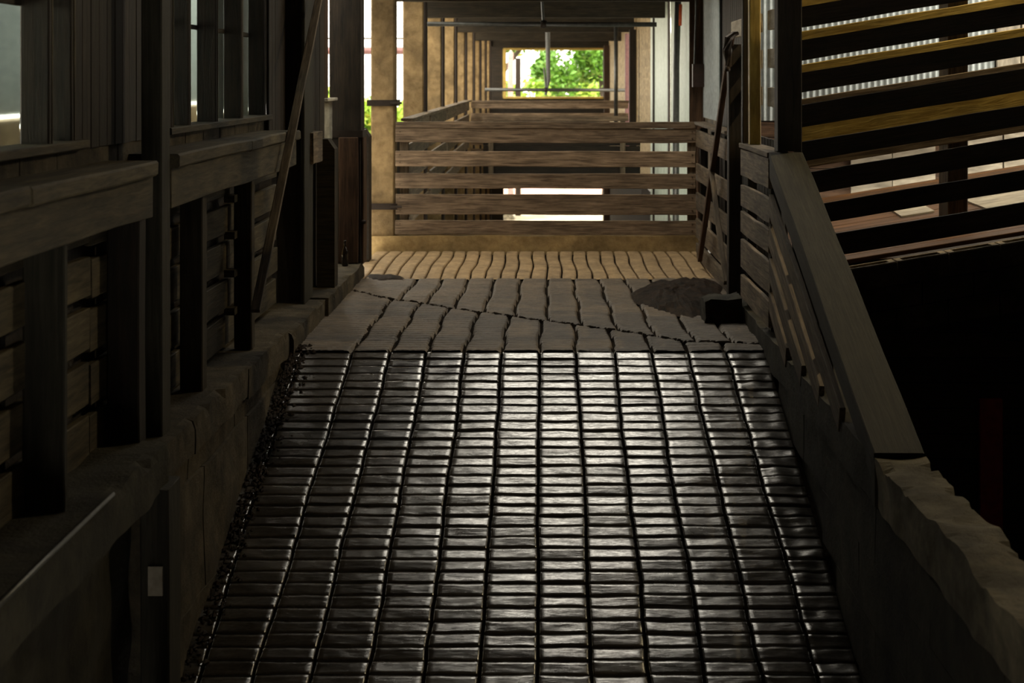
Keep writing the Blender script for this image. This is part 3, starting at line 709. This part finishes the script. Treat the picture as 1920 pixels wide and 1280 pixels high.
plank('cap_board', M['grey_wood'], (2.04, 16.8, 1.68), (2.04, 21.0, 1.68), .14, .04, rf, Vector((1, 0, 0)))

# ------------------------------------------------------------------ hall beyond the gate
wf = empty('wall_far_right', (2.25, 28, 0), kind='structure')
XW = 2.22
corrugated('corrugated_sheet', M['green_sheet'], (XW, 24.2), (XW+.02, 27.9), -3.4, 4.0, .62, .03, wf)
corrugated('corrugated_sheet', M['green_sheet'], (XW, 28.25), (XW, 33.2), -3.4, 4.0, .8, .03, wf)
for y in (28.0, 31.9): post('seam_strip', M['dark_metal'], XW-.045, XW-.01, y, y+.2, -3.4, 4.0, wf, n=2)
corrugated('corrugated_sheet', M['galv'], (XW+.02, 20.4), (XW+.04, 22.6), 1.72, 4.0, .14, .022, wf)
post('corner_board', M['brown_wood'], XW-.02, XW+.1, 22.6, 24.15, -3.4, 4.0, wf)
for i in range(30):
    plank('clapboard', M['clap'], (XW+.02, 33.3, 3.7-.125*i), (XW+.02, 40.5, 3.7-.125*i), .13, .03, wf, n=1, jit=.001)
post('corner_board', M['clap'], XW-.05, XW+.05, 38.2, 39.8, -.2, 4.0, wf)
for i in range(26):
    plank('clapboard', M['clap'], (XW+.1, 42, 3.6-.2*i), (XW+.1, 61.5, 3.6-.2*i), .21, .03, wf, n=1, jit=.001)
boxm('lower_wall', M['dark_wood'], 2.3, 2.5, 21.3, 62, -3.6, -.2, wf)
boxm('lower_wall', M['dark_wood'], -2.6, -2.3, 21.5, 62, -3.6, 1.42, wf)
o = post('timber_post', M['dark_wood'], 2.0, 2.16, 37.4, 37.6, -.3, 3.4); tag(o, 'dark timber post right of the far opening behind second fence', 'post')
o = post('timber_post', M['purple_steel'], 2.07, 2.25, 40.8, 41.0, -.3, 3.4); tag(o, 'reddish brown post just left of the dark timber post', 'post')
o = post('timber_post', M['brown_wood'], 2.1, 2.29, 56, 56.3, -3.6, 3.4); tag(o, 'brown post at the right edge of the bright far opening', 'post')
# junction box on the brown corner board, with conduit
jb = empty('junction_box', (at(1309, 0, 22.4).x, 22.4, at(0, 165, 22.4).z), label='brown metal switch box on the timber right of the gate', cat='switch box')
xa, xb = at(1299, 0, 22.4).x, at(1322, 0, 22.4).x; za, zb = at(0, 163, 22.4).z, at(0, 120, 22.4).z
boxm('case', M['box_brown'], xa, xb, 22.40, 22.56, za, zb, jb); boxm('cover', M['box_brown'], xa+.02, xb-.02, 22.385, 22.40, za+.07, zb-.08, jb)
boxm('cover_lip', M['grey_wood'], xa+.02, xb-.02, 22.375, 22.40, zb-.08, zb-.065, jb)
tube('conduit', M['pipe'], [((xa+.03), 22.48, zb), (xa+.05, 22.48, 3.2), (xa+.06, 22.48, 3.9)], .012, jb, 8)
post('mounting_board', M['brown_wood'], xa-.03, xb+.0, 22.565, 22.6, .2, 4.0, jb)
# upright pipe in front of the green sheets
pp = tube('upright_pipe', M['pipe'], [at(1272, -20, 25), at(1268, 120, 25), (at(1266, 230, 25).x, 25, -3.3)], .05, None, 12); tag(pp, 'grey upright pipe in front of the pale green corrugated wall', 'pipe')
rp = tube('paint_mark', M['red_paint'], [at(1275, 8, 24.985), at(1274, 48, 24.985)], .036, pp, 10)
# cross pipes with hangers
def crosspipe(px0, px1, py, Y, r, hx, lab):
    t = empty('overhead_pipe', at((px0+px1)/2, py, Y), label=lab, cat='pipe')
    tube('pipe', M['pipe'], [at(px0, py, Y), at(px1, py+1, Y)], r, t, 10)
    tube('hanger_rod', M['pipe'], [at(hx, py, Y), at(hx-4, py-60*24/Y*1.2, Y)], .022, t, 8)
    lathe('coupling', M['dark_metal'], [(.03, -.06), (.055, -.05), (.055, .05), (.03, .06)], at(hx, py, Y), t, 10)
    return t
crosspipe(801, 1231, 45, 24.6, .038, 1019, 'steel pipe spanning the hall overhead just beyond the gate')
t = crosspipe(909, 1172, 168, 42, .045, 1024, 'lower steel pipe crossing before the bright far opening')
tube('drop_pipe', M['pipe'], [at(1027, 52, 42), at(1028, 150, 42), at(1023, 178, 42)], [.06, .06, .04], t, 8)
pp = tube('standpipe', M['pipe'], [at(1155, 50, 36), at(1155, 230, 36)], .045, None, 10); tag(pp, 'thin grey standpipe at the right of the far opening', 'pipe')
# roof beams of the hall
ceil = boxm('ceiling', M['roof'], -2.6, 2.7, 20.6, 62, 3.9, 4.0); tag(ceil, kind='structure')
bl = ['nearest', 'second', 'third', 'fourth', 'fifth', 'sixth', 'seventh', 'eighth']
for i in range(5):
    y = (23, 29.35, 38.6, 47.8, 57)[i]
    o = plank('cross_beam', M['roof'], (-2.4, y, 3.62), (2.5, y, 3.62), .5, .3, None, n=4, jit=.01)
    zt = 3.62
    tag(o, bl[i]+' dark beam across the hall ceiling beyond the gate', 'beam')
for x in (-1.2, 0.0, 1.2):
    plank('joist', M['roof'], (x, 21, 3.85), (x, 61, 3.85), .12, .08, ceil, n=2)
# fence across the hall and side fences
cf = empty('cross_fence', (0, 39, .2), label='second board fence crossing the hall far beyond the gate', cat='fence')
for i in range(5):
    zc = 1.6-.29*i; plank('board', M['gate_wood'], (-1.78, 39, zc), (2.05, 39, zc), .2 if i else .16, .05, cf, n=3)
plank('cap_board', M['gate_wood'], (-1.75, 39.05, 1.69), (2.1, 39.05, 1.69), .2, .05, cf, Vector((0, 1, 0)), n=3)
cf = empty('cross_fence', (0, 31.5, .2), label='low single-rail fence between the gate and the second fence', cat='fence')
plank('board', M['gate_wood'], (-1.2, 31.5, 1.47), (1.66, 31.5, 1.47), .1, .05, cf, n=3)
cf2 = cf
for x in (-1.1, 1.5): post('upright', M['grey_wood'], x, x+.1, 31.53, 31.6, .1, 1.5, cf)
ls = empty('side_fence', (-1.98, 28, .2), label='board side fence running along the left columns beyond the gate', cat='fence')
for i in range(5):
    for (a, b_) in ((21.5, 25.3), (25.7, 29.8), (30.1, 38.9)):
        plank('board', M['grey_wood'], (-1.835, a, 1.58-.3*i), (-1.835, b_, 1.58-.3*i), .2, .04, ls, n=3)
plank('cap_board', M['grey_wood'], (-1.84, 21.5, 1.71), (-1.84, 38.9, 1.71), .16, .04, ls, Vector((1, 0, 0)), n=6)
for i in range(6): plank('dark_backdrop', M['dark_wood'], (-1.2, 31.62, .23+.2*i), (1.9, 31.62, .23+.2*i), .195, .03, cf2, n=2)  # dark boards added so the view through the gate gaps goes black
# end wall with upper and lower openings
we = empty('wall_end', (0, 61.5, 0), kind='structure')
ox0, ox1 = at(944, 0, 61.5).x, at(1131, 0, 61.5).x
boxm('wall_panel', M['dark_wood'], -4, ox0, 61.5, 61.8, -3.6, 4.0, we); boxm('wall_panel', M['dark_wood'], ox1, 5, 61.5, 61.8, -3.6, 4.0, we)
boxm('wall_panel', M['dark_wood'], ox0, ox1, 61.5, 61.8, at(0, 92, 61.5).z, 4.0, we); boxm('wall_panel', M['dark_wood'], ox0, ox1, 61.5, 61.8, -1.95, at(0, 183, 61.5).z, we)
post('frame', M['pine'], ox0-.02, ox0+.1, 61.35, 61.85, at(0, 183, 61.5).z, at(0, 92, 61.5).z, we)
plank('frame', M['pine'], (ox0, 61.6, at(0, 183, 61.5).z), (ox1, 61.6, at(0, 183, 61.5).z), .5, .08, we, Vector((0, 1, 0)))
plank('frame', M['pine'], (ox0, 61.6, at(0, 92, 61.5).z), (ox1, 61.6, at(0, 92, 61.5).z), .5, .08, we, Vector((0, 1, 0)))

# ------------------------------------------------------------------ enclosure of the ramp house
def roof_piece(x0, x1, y0, y1): return boxm('roof_panel', M['roof'], x0, x1, y0, y1, ZR, ZR+.1, cl2)
cl2 = empty('ceiling_ramp', (0, 8, 4.45), kind='structure'); cl2.name = 'ceiling.001'; WM['ceiling.001'] = WM['ceiling_ramp']
roof_piece(-2.75, 7, -3, SK[2]); boxm('yard_light_cover', M['roof'], 2.3, 9, 15.2, 18.3, 4.6, 4.7, cl2); roof_piece(-2.75, SK[0], SK[2], SK[3]); roof_piece(SK[1], 2.3, SK[2], SK[3]); roof_piece(-2.75, 2.3, SK[3], 20.7)  # cover over the yard is unseen, added to dim the deck
boxm('gable', M['roof'], -2.75, 2.3, 20.6, 20.7, 4.0, ZR, cl2)
boxm('eave_wall', M['roof'], 2.1, 2.3, 15.3, 20.6, 3.4, ZR, cl2)
boxm('eave_wall', M['roof'], -2.75, -2.5, 18.5, 20.6, 3.4, ZR, cl2)
boxm('wall_rear', M['dark_wood'], -2.75, 7, -3.2, -3, -6, ZR)['kind'] = 'structure'
boxm('wall_side', M['dark_wood'], 6.8, 7, -3, 15.3, -6, ZR)['kind'] = 'structure'
boxm('wall_side_left', M['dark_wood'], -2.75, -2.6, -3, 4.2, -6, ZR)['kind'] = 'structure'
for o in bpy.data.objects:
    if o.name in ('wall_side', 'wall_side_left', 'wall_rear'): pass
# ground
gr = boxm('ground', M['ground'], -60, 60, 20, 220, -3.9, -3.6); tag(gr, kind='structure')
gr2 = boxm('ground_pink', M['pink_ground'], -30, 30, 76, 96, -3.6, -3.57); gr2.name = 'paving'; tag(gr2, kind='structure')
lg = boxm('ground_yard', M['ground'], -14, -2.75, -3, 20, -.3, -.1); lg.name = 'yard_ground'; tag(lg, kind='structure')
boxm('alley_light_cover', M['roof'], -4.2, -2.75, -3, 15.3, 3.7, 3.8, cl2)  # unseen covers added over the alley to cut daylight at the left windows
boxm('alley_light_cover', M['roof'], -14, -4.2, -3, 9.7, 3.7, 3.8, cl2)
# neighbouring corrugated building seen through the left window
nb = empty('corrugated_shed', (-5, 16, 0), label='grey corrugated shed wall seen through the leftmost window', cat='shed')
corrugated('sheet', M['galv'], (-5.0, 10), (-5.0, 27), 1.93, 4.6, .34, .035, nb)
boxm('sill_beam', M['column_concrete'], -5.25, -4.85, 9.8, 27, 1.5, 1.88, nb); boxm('base_wall', M['curb_concrete'], -5.2, -4.95, 9.8, 27, -.2, 1.5, nb)
# outdoor steelwork at the left between the columns
st = empty('pipe_rack', (-6, 47, -3.6), label='maroon steel rail and posts outside between the tan columns', cat='rack')
tube('rail', M['purple_steel'], [(-12, 47, at(0, 95, 47).z), (-2.5, 47, at(0, 95, 47).z)], .11, st, 8)
tube('wire', M['dark_metal'], [(-12, 47, at(0, 72, 47).z), (-2.5, 47, at(0, 72, 47).z)], .03, st, 6)
for x in (-9.5, -6.2, -4.9, -3.2): post('upright', M['purple_steel'], x, x+.12, 47.1, 47.2, -3.6, 4.3, st)
for i, (px, mt, lb) in enumerate(((958, 'pink_steel', 'faded pink steel pole outside the far opening at left'), (972, 'dark_metal', 'dark double pole outside beside the faded pink pole'))):
    p_ = at(px, 0, 68); o = post('steel_pole', M[mt], p_.x-.13, p_.x+.1, 68, 68.2, -3.6, 3.35 if i == 0 else 3.1); tag(o, lb, 'pole')
cr = lump('parked_rubble', M['pale_concrete'], [(-3, 66), (-1.2, 66), (-1.2, 67), (-3, 67)], .4, -3.6, amp=.1); cr.name = 'rubble_heap'; tag(cr, 'pale rubble heap outside on the ground beyond the far opening', 'rubble')
# trees
def tree(c, R, n, size, mats, lab, trunk=True, seed=1, off=.4):
    rnd = random.Random(seed); t = empty('leafy_tree', (c[0], c[1], -3.6), label=lab, cat='tree')
    if trunk: tube('trunk', M['bark'], [(c[0]+off, c[1], -3.6), (c[0]+off*.9, c[1], c[2]*.3-1), (c[0], c[1], c[2])], [.28, .2, .1], t, 10)
    cl_ = [(Vector((rnd.gauss(0, .45)*R[0], rnd.gauss(0, .45)*R[1], rnd.gauss(0, .42)*R[2])), rnd.uniform(.25, .5)) for _ in range(26)]
    for mi, mt in enumerate(mats):
        V = []; Fc = []
        for i in range(n//len(mats)):
            p, r_ = rnd.choice(cl_[mi::len(mats)]); q = p+Vector((rnd.gauss(0, r_), rnd.gauss(0, r_), rnd.gauss(0, r_)))*min(R)*.45
            a = Vector((rnd.gauss(0, 1), rnd.gauss(0, 1), rnd.gauss(0, .6))).normalized(); b2 = a.cross(Vector((rnd.gauss(0, 1), rnd.gauss(0, 1), rnd.gauss(0, 1)))).normalized()
            s_ = size*rnd.uniform(.6, 1.3); k = len(V); V += [q-a*s_, q+b2*s_*.45, q+a*s_, q-b2*s_*.45]; Fc.append((k, k+1, k+2, k+3))
        o = meshobj('foliage', V, Fc, M[mt], Matrix.Translation(Vector(c)), t); o['kind'] = 'stuff'
    return t
tree((2.6, 76, 3.3), (2.6, 2, 1.6), 9000, .16, ('leaf', 'leaf'), 'green leafy tree filling the right of the far opening', seed=3)
tree((-.9, 80, 4.1), (1.9, 1.5, .8), 3500, .15, ('leaf', 'leaf2'), 'light green boughs hanging across top of the far opening', seed=5, off=-3.2)
tree((-.4, 108, 1.3), (6.5, 3, 1.5), 9000, .3, ('leaf2', 'leaf2'), 'bright yellow-green shrub line in the distance through the opening', trunk=False, seed=8)
tree((-10.5, 88, -.2), (4.0, 3, 1.5), 7000, .3, ('leaf', 'leaf2'), 'distant green tree left of the hall seen between the columns', seed=11)
